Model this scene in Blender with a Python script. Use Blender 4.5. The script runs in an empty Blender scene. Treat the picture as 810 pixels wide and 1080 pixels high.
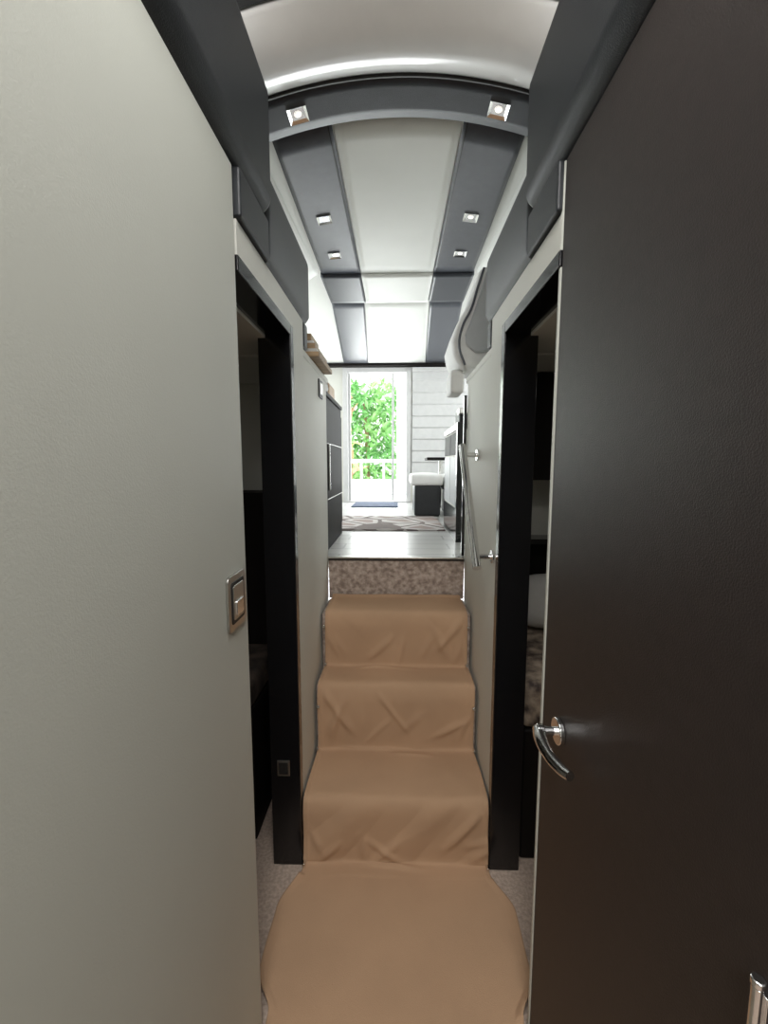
import bpy, bmesh, math, random
from mathutils import Vector, noise, Matrix
random.seed(4)
S=bpy.context.scene
COL=S.collection
try:
    S.view_settings.view_transform='Standard'
    S.view_settings.look='None'
except Exception: pass

# ---------------------------------------------------------------- materials
def mat(name,col,rough=.5,metal=0,noise_amt=0,nscale=20,bump=0,bscale=200,coat=0,emit=0,col2=None,stretch=None,spec=None,sheen=0):
    m=bpy.data.materials.new(name); m.use_nodes=True
    nt=m.node_tree; b=nt.nodes['Principled BSDF']
    b.inputs['Roughness'].default_value=rough
    b.inputs['Metallic'].default_value=metal
    if spec is not None: b.inputs['Specular IOR Level'].default_value=spec
    if coat: b.inputs['Coat Weight'].default_value=coat; b.inputs['Coat Roughness'].default_value=.06
    if sheen: b.inputs['Sheen Weight'].default_value=sheen
    tc=nt.nodes.new('ShaderNodeTexCoord'); mp=nt.nodes.new('ShaderNodeMapping')
    nt.links.new(tc.outputs['Object'],mp.inputs[0])
    if stretch: mp.inputs['Scale'].default_value=stretch
    n=nt.nodes.new('ShaderNodeTexNoise'); n.inputs['Scale'].default_value=nscale; n.inputs['Detail'].default_value=5
    nt.links.new(mp.outputs[0],n.inputs['Vector'])
    r=nt.nodes.new('ShaderNodeValToRGB')
    c2=col2 if col2 else tuple(max(0,c*(1-noise_amt)) for c in col)
    r.color_ramp.elements[0].color=(*c2,1); r.color_ramp.elements[1].color=(*col,1)
    r.color_ramp.elements[0].position=.35; r.color_ramp.elements[1].position=.65
    nt.links.new(n.outputs['Fac'],r.inputs[0]); nt.links.new(r.outputs[0],b.inputs['Base Color'])
    if bump:
        n2=nt.nodes.new('ShaderNodeTexNoise'); n2.inputs['Scale'].default_value=bscale; n2.inputs['Detail'].default_value=3
        nt.links.new(mp.outputs[0],n2.inputs['Vector'])
        bp=nt.nodes.new('ShaderNodeBump'); bp.inputs['Strength'].default_value=bump; bp.inputs['Distance'].default_value=.003
        nt.links.new(n2.outputs['Fac'],bp.inputs['Height']); nt.links.new(bp.outputs[0],b.inputs['Normal'])
    if emit:
        b.inputs['Emission Color'].default_value=(*col,1); b.inputs['Emission Strength'].default_value=emit
    return m
M_cream=mat('cream_vinyl',(.57,.58,.52),.5,noise_amt=.03,nscale=3,bump=.10,bscale=350)
M_creamw=mat('cream_wall',(.66,.66,.60),.55,noise_amt=.04,nscale=4,bump=.15,bscale=300)
M_ceil=mat('ceiling_cream_leather',(.76,.77,.73),.5,noise_amt=.03,nscale=5,bump=.12,bscale=300)
M_white=mat('gloss_white_gelcoat',(.92,.91,.89),.2,noise_amt=.02,coat=.5)
M_dark=mat('dark_grey_leather',(.020,.023,.027),.42,noise_amt=.2,nscale=30,bump=.25,bscale=400)
M_stripe=mat('grey_leather_stripe',(.072,.078,.094),.38,noise_amt=.12,nscale=30,bump=.2,bscale=400)
M_arch=mat('slate_leather_band',(.030,.035,.046),.38,noise_amt=.12,nscale=30,bump=.2,bscale=400)
M_lacq=mat('black_lacquer',(.005,.005,.006),.18,noise_amt=.1,coat=.3)
M_door=mat('wenge_door',(.031,.0235,.0212),.50,noise_amt=.16,nscale=40,bump=.22,bscale=420,spec=.4)
M_darkwood=mat('dark_wood',(.014,.012,.011),.55,noise_amt=.4,nscale=12,stretch=(1,1,.1),spec=.12)
M_run=mat('tan_canvas',(.49,.315,.195),.9,noise_amt=.08,nscale=4,bump=.35,bscale=500,spec=.2)
M_shag=mat('brown_shag',(.50,.41,.35),.95,nscale=45,bump=.8,bscale=160,col2=(.25,.19,.155))
M_floor=mat('beige_carpet',(.55,.43,.35),.95,noise_amt=.3,nscale=90,bump=.8,bscale=200)
M_steel=mat('brushed_steel',(.82,.82,.82),.14,metal=1,noise_amt=.05)
M_steel2=mat('satin_nickel',(.55,.54,.51),.28,metal=1,noise_amt=.08)
M_black=mat('black_rubber',(.01,.01,.01),.5)
M_cush=mat('white_cushion',(.76,.76,.74),.6,noise_amt=.05,bump=.1)
M_greyp=mat('shaded_grey_vinyl',(.42,.43,.44),.45,noise_amt=.05,bump=.1)  # grey with shade put into the colour
M_blind=mat('blind_fabric',(.62,.62,.61),.8,noise_amt=.05,bump=.2)
M_wood=mat('light_wood',(.46,.31,.17),.5,noise_amt=.4,nscale=10,stretch=(1,8,8))
M_out=mat('white_render',(.88,.88,.87),.6,noise_amt=.05)
M_lens=mat('frosted_lens',(1,.96,.9),.3,emit=.9)
M_leaf=mat('green_leaf',(.38,.68,.24),.5,nscale=1.5,col2=(.17,.45,.14))
M_red=mat('red_leaf',(.80,.34,.26),.5,nscale=3,col2=(.55,.6,.25))
M_quilt=mat('patterned_quilt',(.50,.40,.30),.8,nscale=18,col2=(.06,.04,.035))
M_dim=mat('dark_brown_fabric',(.09,.065,.05),.8,nscale=14,col2=(.02,.015,.012))
M_pillow=mat('pillow_linen',(.66,.65,.62),.8,noise_amt=.08)
M_blue=mat('blue_mat',(.10,.13,.20),.9,noise_amt=.3,bump=.5)
def tile_mat(name,c1,c2,mortar,sc,bw,rh):
    m=bpy.data.materials.new(name); m.use_nodes=True; nt=m.node_tree; b=nt.nodes['Principled BSDF']
    tc=nt.nodes.new('ShaderNodeTexCoord'); br=nt.nodes.new('ShaderNodeTexBrick')
    br.inputs['Color1'].default_value=(*c1,1); br.inputs['Color2'].default_value=(*c2,1); br.inputs['Mortar'].default_value=(*mortar,1)
    br.inputs['Scale'].default_value=sc; br.inputs['Brick Width'].default_value=bw; br.inputs['Row Height'].default_value=rh
    br.inputs['Mortar Size'].default_value=.006
    nt.links.new(tc.outputs['Object'],br.inputs['Vector']); nt.links.new(br.outputs['Color'],b.inputs['Base Color'])
    b.inputs['Roughness'].default_value=.28
    return m
M_tile=tile_mat('pale_plank_floor',(.62,.62,.60),(.55,.55,.54),(.33,.33,.32),1,.6,.15)
def rug_mat():
    m=bpy.data.materials.new('patterned_rug'); m.use_nodes=True; nt=m.node_tree; b=nt.nodes['Principled BSDF']
    tc=nt.nodes.new('ShaderNodeTexCoord'); v=nt.nodes.new('ShaderNodeTexVoronoi'); v.inputs['Scale'].default_value=4; v.feature='DISTANCE_TO_EDGE'
    nt.links.new(tc.outputs['Object'],v.inputs['Vector'])
    r=nt.nodes.new('ShaderNodeValToRGB'); r.color_ramp.interpolation='CONSTANT'
    r.color_ramp.elements[0].color=(.16,.13,.12,1); r.color_ramp.elements[1].color=(.50,.47,.45,1); r.color_ramp.elements[1].position=.06
    e=r.color_ramp.elements.new(.22); e.color=(.30,.24,.22,1)
    nt.links.new(v.outputs['Distance'],r.inputs[0]); nt.links.new(r.outputs[0],b.inputs['Base Color']); b.inputs['Roughness'].default_value=.9
    return m
M_rug=rug_mat()

# ---------------------------------------------------------------- helpers
def empty(name,loc=(0,0,0)):
    o=bpy.data.objects.new(name,None); o.empty_display_size=.1; o.location=loc; COL.objects.link(o); return o
def par(o,parent):
    if parent:
        o.parent=parent; o.matrix_parent_inverse=Matrix.Translation(parent.location).inverted()
    return o
def finish(bm,name,m,parent=None,smooth=False,loc=None):
    me=bpy.data.meshes.new(name); bm.normal_update(); bm.to_mesh(me); bm.free()
    o=bpy.data.objects.new(name,me); COL.objects.link(o)
    if m: me.materials.append(m)
    if smooth:
        for p in me.polygons: p.use_smooth=True
    return par(o,parent)
def bmbox(bm,x0,x1,y0,y1,z0,z1):
    vs=[bm.verts.new((x,y,z)) for x in(x0,x1) for y in(y0,y1) for z in(z0,z1)]
    for f in((0,1,3,2),(4,6,7,5),(0,4,5,1),(2,3,7,6),(0,2,6,4),(1,5,7,3)):
        bm.faces.new([vs[i] for i in f])
def addbevel(o,w,seg=3):
    if w:
        md=o.modifiers.new('bevel','BEVEL'); md.width=w; md.segments=seg; md.limit_method='ANGLE'
        for p in o.data.polygons: p.use_smooth=True
        md.harden_normals=True
def box(name,x0,x1,y0,y1,z0,z1,m,bev=0,parent=None,seg=3):
    bm=bmesh.new(); bmbox(bm,min(x0,x1),max(x0,x1),min(y0,y1),max(y0,y1),min(z0,z1),max(z0,z1))
    bmesh.ops.recalc_face_normals(bm,faces=bm.faces)
    o=finish(bm,name,m,parent); addbevel(o,bev,seg); return o
def multibox(name,L,m,bev=0,parent=None):
    bm=bmesh.new()
    for b in L: bmbox(bm,min(b[0],b[1]),max(b[0],b[1]),b[2],b[3],b[4],b[5])
    bmesh.ops.recalc_face_normals(bm,faces=bm.faces)
    o=finish(bm,name,m,parent); addbevel(o,bev); return o
def extr(name,pts,axis,a0,a1,m,bev=0,parent=None,seg=3):
    bm=bmesh.new()
    def P(p,a): return {'X':(a,p[0],p[1]),'Y':(p[0],a,p[1]),'Z':(p[0],p[1],a)}[axis]
    A=[bm.verts.new(P(p,a0)) for p in pts]; B=[bm.verts.new(P(p,a1)) for p in pts]
    bm.faces.new(A); bm.faces.new(B[::-1]); n=len(pts)
    for i in range(n): bm.faces.new((A[i],B[i],B[(i+1)%n],A[(i+1)%n]))
    bmesh.ops.recalc_face_normals(bm,faces=bm.faces)
    o=finish(bm,name,m,parent); addbevel(o,bev,seg); return o
def cyl(name,p0,p1,r,m,parent=None,seg=24,r2=None,bev=0):
    p0=Vector(p0);p1=Vector(p1);d=p1-p0
    bm=bmesh.new(); bmesh.ops.create_cone(bm,cap_ends=True,segments=seg,radius1=r,radius2=r if r2 is None else r2,depth=d.length)
    bm.transform(Matrix.Translation((p0+p1)/2)@d.to_track_quat('Z','Y').to_matrix().to_4x4())
    o=finish(bm,name,m,parent)
    addbevel(o,bev,2)
    return o
def tube(name,pts,r,m,parent=None,radii=None):
    cu=bpy.data.curves.new(name,'CURVE'); cu.dimensions='3D'; cu.bevel_depth=r; cu.bevel_resolution=6; cu.use_fill_caps=True
    sp=cu.splines.new('BEZIER'); sp.bezier_points.add(len(pts)-1)
    for i,p in enumerate(pts):
        bp=sp.bezier_points[i]; bp.co=p; bp.handle_left_type=bp.handle_right_type='AUTO'
        if radii: bp.radius=radii[i]
    sp.resolution_u=12
    o=bpy.data.objects.new(name+'_c',cu); COL.objects.link(o)
    dg=bpy.context.evaluated_depsgraph_get(); me=bpy.data.meshes.new_from_object(o.evaluated_get(dg))
    bpy.data.objects.remove(o)
    o=bpy.data.objects.new(name,me); COL.objects.link(o); me.materials.clear(); me.materials.append(m)
    for p in me.polygons: p.use_smooth=True
    return par(o,parent)
def cushion(name,x0,x1,y0,y1,z0,z1,m,parent=None,bev=.04):
    bm=bmesh.new(); bmbox(bm,x0,x1,y0,y1,z0,z1)
    bmesh.ops.recalc_face_normals(bm,faces=bm.faces)
    bmesh.ops.bevel(bm,geom=bm.edges[:],offset=min(bev,(z1-z0)*.45,(x1-x0)*.45,(y1-y0)*.45),segments=4,profile=.6,affect='EDGES')
    bmesh.ops.subdivide_edges(bm,edges=bm.edges[:],cuts=2,use_grid_fill=True)
    c=Vector(((x0+x1)/2,(y0+y1)/2,(z0+z1)/2))
    for v in bm.verts:
        u=(v.co.x-c.x)/(x1-x0)*2; w=(v.co.y-c.y)/(y1-y0)*2
        puff=(1-u*u)*(1-w*w)
        if v.co.z>c.z: v.co.z+=.15*(z1-z0)*puff+noise.noise(v.co*9)*.004
    return finish(bm,name,m,parent,True)

CH=1.489
# ---------------------------------------------------------------- camera
cd=bpy.data.cameras.new('camera'); cam=bpy.data.objects.new('camera',cd); COL.objects.link(cam)
cam.location=(0,0,CH); cam.rotation_euler=(math.radians(90-6.27),0,math.radians(1.64))
cd.sensor_fit='HORIZONTAL'; cd.sensor_width=36; cd.lens=36*455/810; cd.clip_start=.02
S.camera=cam

# ---------------------------------------------------------------- shell
SF=1.017
box('floor',-1.9,1.9,-2,2.3,-.1,0,M_floor)
multibox('floor_saloon',[(-1.9,-.36,2.25,5.4,SF-.06,SF),(-.36,.36,2.192,5.4,SF-.06,SF),(.36,1.9,2.25,5.4,SF-.06,SF)],M_tile)
for sgn,nm in((-1,'left'),(1,'right')):
    multibox('wall_'+nm,[(sgn*1.9,sgn*2.0,-2.1,2.5,-.1,2.85),(sgn*1.9,sgn*2.0,2.5,5.5,-.1,1.75),
                         (sgn*1.9,sgn*2.0,2.5,5.5,2.5,2.85),(sgn*1.9,sgn*2.0,5.1,5.5,1.75,2.5),(sgn*1.9,sgn*2.0,3.75,3.85,1.75,2.5)],M_creamw)
    multibox('wall_partition_'+nm,[
        (sgn*.35,sgn*.43,1.49,2.18,0,1.89),
        (sgn*.35,sgn*.43,.99,1.66,1.945,2.02),
        (sgn*.35,sgn*.43,1.49,1.66,1.89,1.945)],M_creamw)
    box('wall_doorbacking_'+nm,sgn*.392,sgn*.43,.2,.985,0,2.12,M_creamw)
    box('wall_cabin_fore_'+nm,sgn*.43,sgn*1.9,.15,.2,0,2.12,M_creamw)
    multibox('trim_doorframe_'+nm,[(sgn*.346,sgn*.455,1.45,1.49,0,1.945),(sgn*.346,sgn*.455,.985,1.45,1.91,1.945),
        (sgn*.392,sgn*.455,.985,1.005,0,1.91)],M_lacq,.003)
    box('wall_cabin_aft_'+nm,sgn*.43,sgn*1.9,2.19,2.25,0,1.89,M_creamw)
    box('ceiling_cabin_'+nm,sgn*.43,sgn*1.9,.2,1.659,1.90,2.01,M_creamw)
    box('trim_dashboard_'+nm,sgn*.35,sgn*1.9,1.66,2.25,1.892,1.925,M_creamw,.01)
    box('wall_forward_'+nm,sgn*.625,sgn*1.9,1.5,1.56,2.015,2.68,M_creamw)
    extr('leather_soffit',[(sgn*.352,2.128),(sgn*.325,2.16),(sgn*.325,2.43),(sgn*.36,2.47),(sgn*.615,2.50),(sgn*.615,2.128)],'Y',-1.2,1.2,M_dark,.018)
    extr('leather_soffit',[(sgn*.352,2.024),(sgn*.338,2.05),(sgn*.338,2.25),(sgn*.365,2.285),(sgn*.615,2.30),(sgn*.615,2.024)],'Y',1.203,1.74,M_dark,.018)
    box('trim_soffit_end_'+nm,sgn*.338,sgn*.6,.99,1.204,2.024,2.127,M_dark,.006)
    box('trim_soffit_post_'+nm,sgn*.346,sgn*.40,1.665,1.73,1.927,2.022,M_dark,.010)
    box('wall_upper_'+nm,sgn*.62,sgn*.68,-2,1.5,2.13,2.62,M_creamw)
box('wall_back',-1.9,1.9,-2.1,-2,0,2.85,M_creamw)
multibox('wall_aft',[(-1.9,-.66,5.4,5.5,SF-.06,2.85),(.18,1.9,5.4,5.5,SF-.06,2.85),(-.66,.18,5.4,5.5,2.66,2.85)],M_creamw)

# ---------------------------------------------------------------- ceiling
def cz(x,y):
    k=.34*max(0,min(1,(2.9-y)/1.2))
    xx=min(abs(x),.62)
    return CH+1.25-k*xx*xx-.02*max(0,y-3.45)
def patch(name,xa,xb,y0,y1,off,m,th=.03,nx=12,ny=12,zf=None,parent=None):
    bm=bmesh.new(); rows=[]
    for j in range(ny+1):
        y=y0+(y1-y0)*j/ny; r=[]
        for i in range(nx+1):
            x=xa(y)+(xb(y)-xa(y))*i/nx
            z=(zf(x,y) if zf else cz(x,y))-off
            r.append(bm.verts.new((x,y,z)))
        rows.append(r)
    for j in range(ny):
        for i in range(nx): bm.faces.new((rows[j][i],rows[j+1][i],rows[j+1][i+1],rows[j][i+1]))
    bm.normal_update()
    bm.faces.ensure_lookup_table()
    if bm.faces[0].normal.z>0: bmesh.ops.reverse_faces(bm,faces=bm.faces)
    o=finish(bm,name,m,parent,True)
    s=o.modifiers.new('t','SOLIDIFY'); s.thickness=th; s.offset=-1
    return o
patch('ceiling',lambda y:-1.95,lambda y:1.95,1.5,5.45,0,M_ceil,.05,60,40)
patch('ceiling_forward',lambda y:-1.95,lambda y:1.95,-2.05,1.5,0,M_ceil,.05,60,10)
for sgn in(-1,1):
    e=empty('ceiling_leather_panel',(sgn*.36,3,2.7))
    patch('stripe_forward',lambda y:sgn*.237,lambda y:sgn*(.455+.03*(y-1.7)),1.69,2.955,.014,M_stripe,.012,parent=e)
    patch('stripe_mid',lambda y:sgn*.237,lambda y:sgn*.50,2.96,3.43,.028,M_arch,.026,parent=e)  # darker leather colour paints the shade on the cross step
    patch('stripe_aft',lambda y:sgn*(.25+.05*(y-3.44)),lambda y:sgn*(.50+.07*(y-3.44)),3.44,5.28,.014,M_stripe,.012,parent=e)
    patch('stitch',lambda y:sgn*.249,lambda y:sgn*.252,1.69,2.955,.0155,M_black,.002,2,12,parent=e)
    def chz(x,y):
        u=(abs(x)-.50)/.35
        return cz(.5,y)-.26*max(0,u)**1.2
    patch('trim_ceiling_cheek',lambda y:sgn*.51,lambda y:sgn*.85,1.69,2.95,.012,M_ceil,.01,12,12,zf=chz)
ce=empty('ceiling_centre_panel',(0,3,2.7))
patch('panel_forward',lambda y:-.232,lambda y:.232,1.69,2.955,.012,M_ceil,.010,parent=ce)
patch('panel_cross',lambda y:-.232,lambda y:.232,2.96,3.43,.028,M_ceil,.026,parent=ce)
patch('panel_aft',lambda y:-(.245+.05*(y-3.44)),lambda y:(.245+.05*(y-3.44)),3.44,5.28,.012,M_ceil,.010,parent=ce)
patch('arch_band_leather',lambda y:-.61,lambda y:.61,1.515,1.68,.022,M_arch,.02,30,4)
def archz(x,y):
    u=(y-1.25)/.255; return cz(x,y)-.021-.045*math.sin(math.pi*max(0,min(1,u)))
patch('arch_gloss_white',lambda y:-.61,lambda y:.61,1.25,1.505,0,M_white,.02,40,24,zf=archz)
patch('arch_dark_rim',lambda y:-.61,lambda y:.61,1.15,1.24,.022,M_dark,.02,30,3)
patch('arch_inner_rim',lambda y:-.61,lambda y:.61,1.505,1.515,.027,M_black,.02,30,2)

def spot(x,y,s):
    z=cz(x,y)-.014-(.008 if y<1.69 else 0)
    e=empty('ceiling_spotlight',(x,y,z))
    bm=bmesh.new(); bmbox(bm,-s/2,s/2,-s/2,s/2,-.008,.0)
    bmesh.ops.recalc_face_normals(bm,faces=bm.faces)
    f=min(bm.faces,key=lambda f:f.calc_center_median().z)
    bmesh.ops.inset_region(bm,faces=[f],thickness=s*.2)
    bmesh.ops.translate(bm,verts=f.verts,vec=(0,0,.006))
    tilt=Matrix.Rotation(math.atan(2*.34*max(0,min(1,(2.9-y)/1.2))*x),4,'Y')
    T=Matrix.Translation((x,y,z))@tilt
    bm.transform(T); finish(bm,'frame',M_steel,e)
    bm=bmesh.new(); bmesh.ops.create_uvsphere(bm,u_segments=16,v_segments=8,radius=s*.2)
    bm.transform(T@Matrix.Diagonal((1,1,.3,1))@Matrix.Translation((0,0,-.008))); finish(bm,'lens',M_lens,e,True)
for x,y,s in((.340,1.60,.066),(.362,2.28,.07),(.368,2.68,.07)):
    spot(-x,y,s); spot(x,y,s)

# ---------------------------------------------------------------- foreground doors
d1=empty('door_1',(-.37,.6,1))
box('leaf',-.388,-.35,.205,.98,.012,2.122,M_cream,.006,d1)
box('edge',-.388,-.354,.981,.984,.012,2.122,M_darkwood,0,d1)
l=empty('door_latch',(-.35,.9,1.2))
def plate(y0,y1,z0,z1,r,x0,x1,m,name):
    pts=[]
    for cy,cz_,a0 in((y1-r,z1-r,0),(y0+r,z1-r,90),(y0+r,z0+r,180),(y1-r,z0+r,270)):
        for k in range(6):
            a=math.radians(a0+18*k); pts.append((cy+r*math.cos(a),cz_+r*math.sin(a)))
    return extr(name,pts,'X',x0,x1,m,.0015,l,2)
LY,LZ=-.012,.14
plate(.863+LY,.963+LY,.998+LZ,1.117+LZ,.012,-.349,-.343,M_steel2,'plate')
plate(.876+LY,.950+LY,1.012+LZ,1.103+LZ,.008,-.345,-.3415,M_black,'recess')
plate(.884+LY,.942+LY,1.020+LZ,1.095+LZ,.006,-.344,-.3400,M_steel2,'cup')
plate(.893+LY,.933+LY,1.028+LZ,1.060+LZ,.004,-.342,-.337,M_steel,'thumb_turn')

d2=empty('door_2',(.37,.6,1))
box('leaf',.352,.39,.205,.985,.012,2.122,M_door,.004,d2)
box('edge_strip',.3505,.391,.987,.998,.012,2.122,M_cream,.002,d2)
h=empty('door_handle',(.35,.93,.9))
HY,HZ=.872,.925
cyl('rosette',(.352,HY,HZ),(.340,HY,HZ),.028,M_steel,h,32,bev=.003)
cyl('neck',(.342,HY,HZ),(.304,HY,HZ),.0095,M_steel,h,24)
tube('lever',[(.307,HY+.006,HZ+.0),(.302,HY-.02,HZ-.004),(.304,HY-.06,HZ-.010),(.314,HY-.10,HZ-.012),(.322,HY-.125,HZ-.008)],.0115,M_steel,h,[1.15,1.15,1.0,.95,.8])
cyl('boss',(.300,HY,HZ),(.316,HY,HZ),.0145,M_steel,h,24,bev=.003)
hg=empty('door_hinge',(.35,.37,1))
cyl('barrel',(.343,.366,.93),(.343,.366,1.0),.0055,M_steel,hg,20,bev=.001)
box('leaf',.3455,.3518,.358,.374,.935,.995,M_steel,.001,hg)
cyl('finial',(.343,.366,1.0),(.343,.366,1.008),.0065,M_steel,hg,20,bev=.002)

# ---------------------------------------------------------------- stairs
Y=[1.48,1.77,1.94,2.18]; Z=[.246,.54,.80,SF]
st=empty('staircase',(0,1.9,0))
prof=[(Y[0],0.002),(Y[0],Z[0]),(Y[1],Z[0]),(Y[1],Z[1]),(Y[2],Z[1]),(Y[2],Z[2]),(Y[3]-.002,Z[2]),(Y[3]-.002,0.002)]
extr('carpeted_steps',prof,'X',-.347,.347,M_shag,.012,st)
bm=bmesh.new(); nx,nz=140,44
R=[]
for j in range(nz+1):
    r=[]
    for i in range(nx+1):
        x=-.347+.694*i/nx; z=Z[2]+(SF-.008-Z[2])*j/nz
        n=noise.noise(Vector((x*60,z*60,0)))*.003+noise.noise(Vector((x*170,z*170,3)))*.003
        r.append(bm.verts.new((x,2.172+n,z)))
    R.append(r)
for j in range(nz):
    for i in range(nx): bm.faces.new((R[j][i],R[j][i+1],R[j+1][i+1],R[j+1][i]))
o=finish(bm,'shag_riser',M_shag,st,True)
sm=o.modifiers.new('s','SOLIDIFY'); sm.thickness=.012; sm.offset=-1
box('edge_nosing',-.347,.347,2.155,2.19,SF-.006,SF+.004,M_steel2,.003,st)
box('edge_nosing_black',-.347,.347,2.165,2.19,SF-.016,SF-.006,M_black,0,st)

raw=[(.21,.008),(1.462,.010),(1.462,Z[0]-.03),(1.472,Z[0]+.010),(Y[1]-.016,Z[0]+.012),(Y[1]-.022,Z[1]-.04),(Y[1]-.008,Z[1]+.010),
     (Y[2]-.016,Z[1]+.012),(Y[2]-.022,Z[2]-.04),(Y[2]-.008,Z[2]+.010),(2.15,Z[2]+.012),(2.158,Z[2]+.022)]
pts=[]
for a,b in zip(raw,raw[1:]):
    L=math.hypot(b[0]-a[0],b[1]-a[1]); n=max(1,int(L/.006))
    for k in range(n): pts.append([a[0]+(b[0]-a[0])*k/n,a[1]+(b[1]-a[1])*k/n])
pts.append(list(raw[-1]))
for _ in range(14):
    q=[p[:] for p in pts]
    for i in range(1,len(pts)-1):
        for c in(0,1): q[i][c]=(pts[i-1][c]+pts[i][c]*2+pts[i+1][c])/4
    pts=q
def sstep(a,b,x):
    t=max(0,min(1,(x-a)/(b-a))); return t*t*(3-2*t)
def crease(x0,s0,dx,ds,w,x,s):
    L=math.hypot(dx,ds); ux,us=dx/L,ds/L
    a=(x-x0)*ux+(s-s0)*us; b=abs(-(x-x0)*us+(s-s0)*ux)
    e=sstep(-.03,.05,a)*(1-sstep(L-.06,L+.03,a))
    return e*math.exp(-(b/w)**2)
S_=[0]
for a,b in zip(pts,pts[1:]): S_.append(S_[-1]+math.hypot(b[0]-a[0],b[1]-a[1]))
def s_at(z):
    for p,s in zip(pts,S_):
        if p[1]>=z: return s
r1,r2,r3=s_at(.04),s_at(Z[0]+.05),s_at(Z[1]+.05)
cre=[]
rc=random.Random(23)
for base,hh,sg0 in((r1,.20,1),(r2,.25,-1),(r3,.22,1)):
    for k in range(6):
        x0=rc.uniform(-.30,.30)
        cre.append((x0,base+rc.uniform(-.03,.05),rc.uniform(-.20,.20),rc.uniform(.04,hh*.7),rc.uniform(.010,.020),rc.uniform(.004,.009)))
    cre.append((sg0*.31,base+hh*.9,-sg0*.13,-hh*.75,.016,.010))
    cre.append((-sg0*.315,base+hh*.5,sg0*.05,-hh*.45,.014,.006))
    for k in range(2):
        x0=rc.uniform(-.28,0); cre.append((x0,base-rc.uniform(.03,.07),rc.uniform(.15,.3),rc.uniform(-.02,.03),.010,.004))
bm=bmesh.new(); NX=150; R=[]
for j,p in enumerate(pts):
    a=pts[max(0,j-1)]; b=pts[min(len(pts)-1,j+1)]
    t=Vector((b[0]-a[0],b[1]-a[1])).normalized(); nrm=Vector((-t.y,t.x))
    y,z=p; s=S_[j]
    onriser=abs(t.y)
    if z<.05 and y<1.44: hw=.343+.055*sstep(1.0,1.10,y)-.058*sstep(1.28,1.43,y)
    else: hw=.342-.017*sstep(1.5,2.1,y)
    hwl=hw+noise.noise(Vector((s*4,1,0)))*.004; hwr=hw+noise.noise(Vector((s*4,7,0)))*.004
    if y<1.0 or y>1.44: hwl=min(hwl,.344); hwr=min(hwr,.344)
    r=[]
    for i in range(NX+1):
        u=i/NX*2-1; x=u*(hwl if u<0 else hwr)
        d=noise.noise(Vector((x*5,s*4,1)))*.005+noise.noise(Vector((x*14+s*3,s*9,4)))*.002+.003
        d+=.0018*math.exp(-((abs(u)-.955)/.012)**2)   # sewn hem
        if z>.012 or y>1.30:
            for (x0,s0,dx,ds,w,am) in cre: 
                if abs(s-s0)<.4: d+=am*crease(x0,s0,dx,ds,w,x,s)
            d+=onriser*max(0,noise.noise(Vector((x*7+3*math.sin(s*2.3),s*2.0,9))))*.014
        d=max(d,-.003)
        if z<.05 and y<1.40:
            d=d*.7+.012*sstep(.93,1,abs(u))*(y>1.0)*(.6+noise.noise(Vector((s*8,u,2))))
            d=max(d,0)
        r.append(bm.verts.new((x,y+nrm.x*d,z+nrm.y*d)))
    R.append(r)
for j in range(len(R)-1):
    for i in range(NX): bm.faces.new((R[j][i],R[j][i+1],R[j+1][i+1],R[j+1][i]))
runner=finish(bm,'stair_runner',M_run,None,True)
sm=runner.modifiers.new('s','SOLIDIFY'); sm.thickness=.003; sm.offset=1
for k,(x,y,z) in enumerate([(.337,1.438,.022),(.337,1.735,Z[0]+.025),(.33,1.74,Z[1]-.08),(.325,1.905,Z[1]+.03),(.33,1.91,Z[2]-.05)]):
    for sg in(-1,1):
        cyl('stud_%d'%(k*2+(sg>0)),(sg*x,y+.010,z),(sg*x,y-.014,z+.003),.0065,M_steel,runner,12,bev=.001)

# ---------------------------------------------------------------- handrail
hr=empty('handrail',(.3,1.7,1.3))
A=Vector((.285,1.50,1.125)); B=Vector((.285,1.90,1.57))
tube('rail',[A,A+(B-A)*.25,A+(B-A)*.5,A+(B-A)*.75,B],.0155,M_steel,hr)
for k,tt in enumerate((.08,.91)):
    p=A+(B-A)*tt
    cyl('bracket_%d'%k,p,(.349,p.y,p.z),.010,M_steel,hr)
    cyl('rose_%d'%k,(.340,p.y,p.z),(.3495,p.y,p.z),.024,M_steel,hr,28,bev=.002)
box('trim_1',.335,.349,2.195,2.21,SF+.005,1.83,M_lacq,.002)
sw=empty('wall_switch',(-.35,2.02,1.8))
box('plate',-.3495,-.344,1.96,2.05,1.79,1.87,M_black,.002,sw)
box('rocker',-.3445,-.341,1.978,2.032,1.805,1.855,M_steel2,.001,sw)

bk=empty('stacked_booklets',(-.44,1.9,1.95))
zz=1.926
for k,(w,dpt,hh,m) in enumerate([(.20,.36,.020,M_wood),(.19,.34,.014,M_pillow),(.19,.33,.024,M_wood),(.16,.30,.012,M_cush),(.12,.22,.03,M_wood)]):
    box('book_%d'%k,-.315-w-.012*k,-.315-.010*k,1.80+.012*k,1.80+dpt,zz,zz+hh,m,.003,bk); zz+=hh+.001

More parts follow.
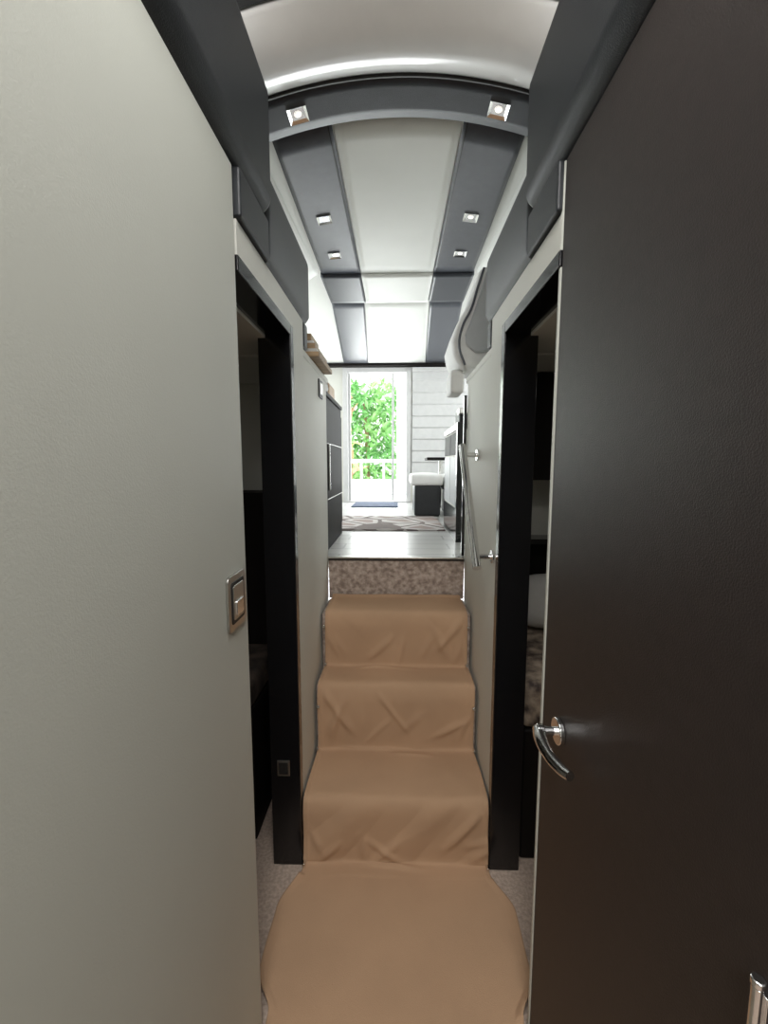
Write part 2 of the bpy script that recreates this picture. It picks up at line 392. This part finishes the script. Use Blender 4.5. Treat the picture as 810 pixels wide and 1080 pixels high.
c=empty('dark_cabinet',(-.6,2.6,1.4))
box('carcass',-.95,-.375,2.27,2.95,SF,1.85,M_darkwood,.004,c)
box('top',-.96,-.368,2.262,2.96,1.852,1.875,M_darkwood,.004,c)
box('panel_door',-.375,-.369,2.30,2.93,1.10,1.80,M_darkwood,.003,c)
box('door_pull',-.369,-.358,2.34,2.352,1.35,1.6,M_steel,.003,c)
for k in (0,1): box('rail_%d'%k,-.370,-.366,2.30,2.93,1.30+.3*k,1.303+.3*k,M_steel2,.001,c)
v=empty('cream_vase',(-.42,2.5,1.9))
bm=bmesh.new(); prf=[(0,.0),(.035,.0),(.05,.03),(.045,.06),(.025,.085),(.02,.10),(.028,.11),(0,.105)]
N=24; RR=[[bm.verts.new((-.43+r*math.cos(2*math.pi*i/N),2.45+r*math.sin(2*math.pi*i/N),1.876+z)) for i in range(N)] for r,z in prf[1:-1]]
for a,b in zip(RR,RR[1:]):
    for i in range(N): bm.faces.new((a[i],a[(i+1)%N],b[(i+1)%N],b[i]))
bm.faces.new(RR[0][::-1]); finish(bm,'body',M_cush,v,True)
box('storage_basket',-.60,-.40,2.62,2.85,1.876,1.98,M_wood,.02)

c=empty('galley_cabinet',(.6,3,1.4))
box('carcass',.375,.95,2.65,3.35,SF,1.70,M_creamw,.004,c)
box('worktop',.365,.96,2.64,3.36,1.702,1.74,M_lacq,.004,c)
box('kick',.368,.376,2.66,3.34,SF+.0,SF+.20,M_lacq,0,c)
for k in range(2):
    box('panel_%d'%k,.369,.375,2.665+.34*k,2.99+.34*k,SF+.21,1.54,M_greyp,.003,c)  # cream panels coloured grey as if shaded
    box('drawer_%d'%k,.369,.375,2.665+.34*k,2.99+.34*k,1.55,1.69,M_darkwood,.003,c)
box('front_post',.36,.40,2.60,2.645,SF,1.74,M_lacq,.003,c)
cm=empty('coffee_machine',(.5,3,1.8))
box('body',.42,.56,2.95,3.15,1.742,1.86,M_black,.012,cm)
box('spout_head',.41,.50,2.90,3.0,1.82,1.862,M_steel2,.008,cm)
box('drip_tray',.42,.52,2.88,2.95,1.742,1.756,M_steel2,.003,cm)

# ---------------------------------------------------------------- helm seat
hs=empty('helm_seat',(.45,2.4,2.1))
P=[(.385,2.36),(.415,2.47),(.56,2.50),(.62,2.40),(.62,2.06),(.50,2.00),(.40,1.985),(.345,1.975),(.29,2.03),(.275,2.11),(.305,2.20),(.35,2.28)]
extr('seat_shell',P,'Y',2.28,2.62,M_cush,.03,hs,4)
P2=[(.420,2.36),(.44,2.44),(.54,2.45),(.575,2.37),(.56,2.12),(.48,2.06),(.40,2.05),(.35,2.09),(.345,2.14),(.375,2.22)]
extr('front_pad',P2,'Y',2.258,2.285,M_greyp,.010,hs)  # greyer colour of the pad paints the seat's shading
tube('piping',[(.345,2.262,1.99),(.315,2.262,2.08),(.33,2.262,2.18),(.37,2.262,2.26),(.40,2.262,2.36),(.43,2.262,2.455)],.006,M_stripe,hs)
cyl('pedestal',(.48,2.45,SF),(.48,2.45,2.02),.045,M_steel,hs)
cyl('pedestal_base',(.48,2.45,SF),(.48,2.45,SF+.03),.11,M_steel,hs,bev=.006)
cushion('arm_pad',.285,.36,2.36,2.56,1.87,1.985,M_cush,hs,.02)
tube('trim_pillar',[(.60,1.9,2.60),(.55,2.0,2.55),(.515,2.06,2.46),(.51,2.10,2.32),(.54,2.12,2.1),(.57,2.12,1.955)],.030,M_dark)

# ---------------------------------------------------------------- saloon seating
s=empty('ottoman',(.3,4.1,1.2))
box('base',.165,.40,3.92,4.4,SF+.01,1.30,M_dark,.01,s)
box('foot_plinth',.18,.39,3.94,4.38,SF,SF+.012,M_black,0,s)
cushion('cushion',.13,.425,3.90,4.44,1.30,1.40,M_cush,s,.03)
s=empty('sofa',(.9,4.1,1.3))
box('base',.47,1.7,3.60,4.45,SF,1.24,M_darkwood,.01,s)
cushion('seat',.435,1.3,3.58,4.47,1.24,1.40,M_cush,s,.05)
cushion('side_back',1.32,1.6,3.6,4.45,1.24,1.85,M_cush,s,.05)
t=empty('side_table',(.5,4.8,1.5))
box('top',.32,.66,4.55,4.95,1.535,1.565,M_darkwood,.006,t)
cyl('leg',(.48,4.75,SF),(.48,4.75,1.54),.022,M_steel,t)
cyl('foot',(.48,4.75,SF),(.48,4.75,SF+.015),.12,M_steel,t,bev=.004)
box('area_rug',-.60,.35,3.05,3.88,SF+.0005,SF+.012,M_rug,.003)
box('door_mat',-.5,.02,4.75,5.3,SF+.0005,SF+.014,M_blue,.004)
b=empty('roman_blind',(.55,5.36,2))
n=9; bm=bmesh.new(); rows=[]
for j in range(n*8+1):
    z=2.63-(2.63-1.37)*j/(n*8); ph=(j%8)/8
    y=5.385-.024*ph-.002
    rows.append([bm.verts.new((x,y,z)) for x in(.19,.55,.92)])
for a,c2 in zip(rows,rows[1:]):
    for i in range(2): bm.faces.new((a[i],a[i+1],c2[i+1],c2[i]))
o=finish(bm,'fabric',M_blind,b); o.modifiers.new('s','SOLIDIFY').thickness=.003
box('headrail',.185,.925,5.33,5.395,2.60,2.65,M_blind,.004,b)
box('trim_2',-1.85,1.85,5.30,5.395,2.662,2.69,M_darkwood,.003)

d=empty('door_3',(-.24,5.4,1.8))
multibox('frame',[(-.66,-.60,5.38,5.5,SF,2.66),(.12,.18,5.38,5.5,SF,2.66),(-.60,.12,5.38,5.5,2.60,2.66),(-.60,.12,5.38,5.5,SF,SF+.02)],M_blind,.006,d)
multibox('sliding_leaf',[(-.60,-.57,5.44,5.47,SF+.02,2.60),(-.06,-.03,5.44,5.47,SF+.02,2.60)],M_blind,.003,d)

# ---------------------------------------------------------------- side cabins
c=empty('cabin_cupboard',(-1,2.1,.7))
box('carcass',-1.8,-.44,1.95,2.185,0,1.36,M_darkwood,.004,c)
for k in range(3):
    box('panel_%d'%k,-.89-.42*k+.01,-.47-.42*k,1.938,1.95,.1,1.3,M_darkwood,.003,c)
    cyl('knob_%d'%k,(-.52-.42*k,1.938,.75),(-.52-.42*k,1.92,.75),.01,M_steel,c,16)
s=empty('cabin_bench',(-.9,1.7,.4))
box('base',-1.7,-.55,1.55,1.93,0,.55,M_darkwood,.01,s)
cushion('seat',-1.7,-.55,1.55,1.93,.55,.66,M_dim,s,.03)
s2=empty('strike_plate',(-.40,1.45,.5))
box('plate',-.43,-.385,1.447,1.451,.36,.42,M_steel2,.001,s2)
box('hole',-.424,-.391,1.4455,1.448,.368,.412,M_black,0,s2)
b=empty('cabin_bed',(1,1.8,.4))
box('base',.47,1.8,1.50,2.18,0,.52,M_darkwood,.01,b)
cushion('mattress_quilt',.46,1.8,1.5,2.10,.52,.70,M_quilt,b,.04)
box('headboard',.45,1.8,2.13,2.185,.52,1.10,M_darkwood,.01,b)
bm=bmesh.new(); bmesh.ops.create_uvsphere(bm,u_segments=32,v_segments=20,radius=1)
for v_ in bm.verts:
    c0=v_.co; c0.x=math.copysign(abs(c0.x)**.55,c0.x); c0.z=math.copysign(abs(c0.z)**.7,c0.z)
bm.transform(Matrix.Translation((.80,2.03,.84))@Matrix.Rotation(math.radians(-15),4,'X')@Matrix.Diagonal((.25,.07,.13,1)))
finish(bm,'pillow',M_pillow,b,True)
box('wall_shelf',.45,1.5,2.05,2.185,1.11,1.135,M_lacq,.003)
box('wall_cupboard',.45,1.7,1.95,2.185,1.42,1.885,M_darkwood,.004)

# ---------------------------------------------------------------- exterior
box('ground',-14,14,5.55,26,.0,.1,M_out)
dk=empty('cockpit',(0,6.4,1))
box('deck',-1.9,1.9,5.5,7.5,.12,SF-.03,M_out,.01,dk)
rl=empty('deck_railing',(0,7.3,1.2))
box('coaming',-1.9,1.9,7.25,7.40,SF-.03,SF+.22,M_out,.02,rl)
box('top_rail',-1.9,1.9,7.27,7.37,1.52,1.58,M_out,.015,rl)
for k in range(10):
    x=-1.75+.38*k; box('post_%d'%k,x,x+.035,7.30,7.34,SF+.2,1.535,M_out,.006,rl)
bd=empty('white_building',(0,14,2))
box('facade',-9,9,13.5,13.8,.1,8,M_out,0,bd)
box('balcony',-9,9,12.9,13.5,3.75,4.0,M_out,.02,bd)
box('porch_column',.0,.56,9.6,10.0,.1,5,M_out,.02)
def foliage(name,n,cx,cy,cz_,sx,sy,sz,m,L):
    bm=bmesh.new()
    for _ in range(n):
        p=Vector((cx+random.uniform(-sx,sx),cy+random.uniform(-sy,sy),cz_+random.uniform(-sz,sz)))
        l=L*random.uniform(.6,1.3); w=l*.18
        rot=Matrix.Rotation(random.uniform(0,6.28),4,'Z')@Matrix.Rotation(random.uniform(-1.2,1.2),4,'X')@Matrix.Rotation(random.uniform(-1,1),4,'Y')
        base=[(0,0,0),(w,l*.4,.02),(0,l,-.08*l),(-w,l*.4,.02),(0,l*.4,-.01)]
        vs=[bm.verts.new(p+(rot@Vector(q))) for q in base]
        bm.faces.new((vs[0],vs[1],vs[4])); bm.faces.new((vs[1],vs[2],vs[4])); bm.faces.new((vs[2],vs[3],vs[4])); bm.faces.new((vs[3],vs[0],vs[4]))
    return finish(bm,name,m)
def tree(name,cx,cy,h,n,s,m,L):
    e=empty(name,(cx,cy,.1))
    tube('trunk',[(cx,cy,.1),(cx+.05,cy,.1+h*.4),(cx-.04,cy+.03,.1+h*.9)],.05,M_wood,e)
    par(foliage('leaves',n,cx,cy,h*.62+.1,s,s*.6,h*.42,m,L),e)
tree('garden_tree',-.75,10.8,3.2,1900,.8,M_leaf,.24)
tree('garden_tree',-2.2,11.4,4,1200,.9,M_leaf,.34)
tree('red_cordyline',-1.04,9.3,3.4,38,.14,M_red,.36)

# ---------------------------------------------------------------- lights
w=bpy.data.worlds.new('world'); S.world=w; w.use_nodes=True
bg=w.node_tree.nodes['Background']; bg.inputs[0].default_value=(.95,.98,1,1); bg.inputs[1].default_value=3.8
def area(name,loc,rot,sx,sy,e,col=(1,1,1),parent=None):
    ld=bpy.data.lights.new(name,'AREA'); ld.shape='RECTANGLE'; ld.size=sx; ld.size_y=sy; ld.energy=e; ld.color=col
    o=bpy.data.objects.new(name,ld); COL.objects.link(o); o.location=loc; o.rotation_euler=rot; return par(o,parent)
cl=empty('corridor_fill_lamp',(0,.3,2.66))  # added lamp and housing out of view, brightening the corridor
box('housing',-.26,.26,.0,.56,2.665,2.70,M_white,.01,cl)
area('corridor_fill_light',(0,.3,2.655),(0,0,0),.45,.45,14,(1,.985,.97),cl)
cl2=empty('cabin_ceiling_lamp',(0,-1.1,2.6))
box('housing',-.4,.4,-1.5,-.7,2.64,2.70,M_white,.01,cl2)
area('cabin_lamp_light',(0,-1.1,2.63),(0,0,0),.7,.7,44,(1,.985,.97),cl2)
for sg,nm in((-1,'left'),(1,'right')):
    area('window_fill',(sg*1.97,3.9,2.12),(0,math.radians(90*sg),0),.7,2.4,30,(.93,.97,1))  # added area lamp at the unseen side opening, brightening the saloon
    cc=empty('cabin_fill_lamp',(sg*1.3,1.2,1.88))  # added weak lamp in each cabin, lifting the dark interior
    box('housing',sg*1.24,sg*1.36,1.14,1.26,1.875,1.898,M_white,.005,cc)
    area('cabin_fill_light',(sg*1.3,1.2,1.87),(0,0,0),.1,.1,.9 if sg<0 else 1.3,(1,.97,.94),cc)
    # added strip lamp, unseen on top of the leather soffit, brightening the vault
    lc=empty('vault_fill_strip',(sg*.5,.9,2.5))
    box('profile',sg*.50,sg*.53,.55,1.18,2.502,2.512,M_steel2,.002,lc)
    area('vault_fill_light',(sg*.515,.87,2.516),(math.pi,0,0),.03,.6,1.6,(1,.985,.96),lc)
area('door_daylight',(-.24,5.9,1.9),(math.radians(-90),0,0),.7,1.4,22,(.95,.98,1))
print('done')
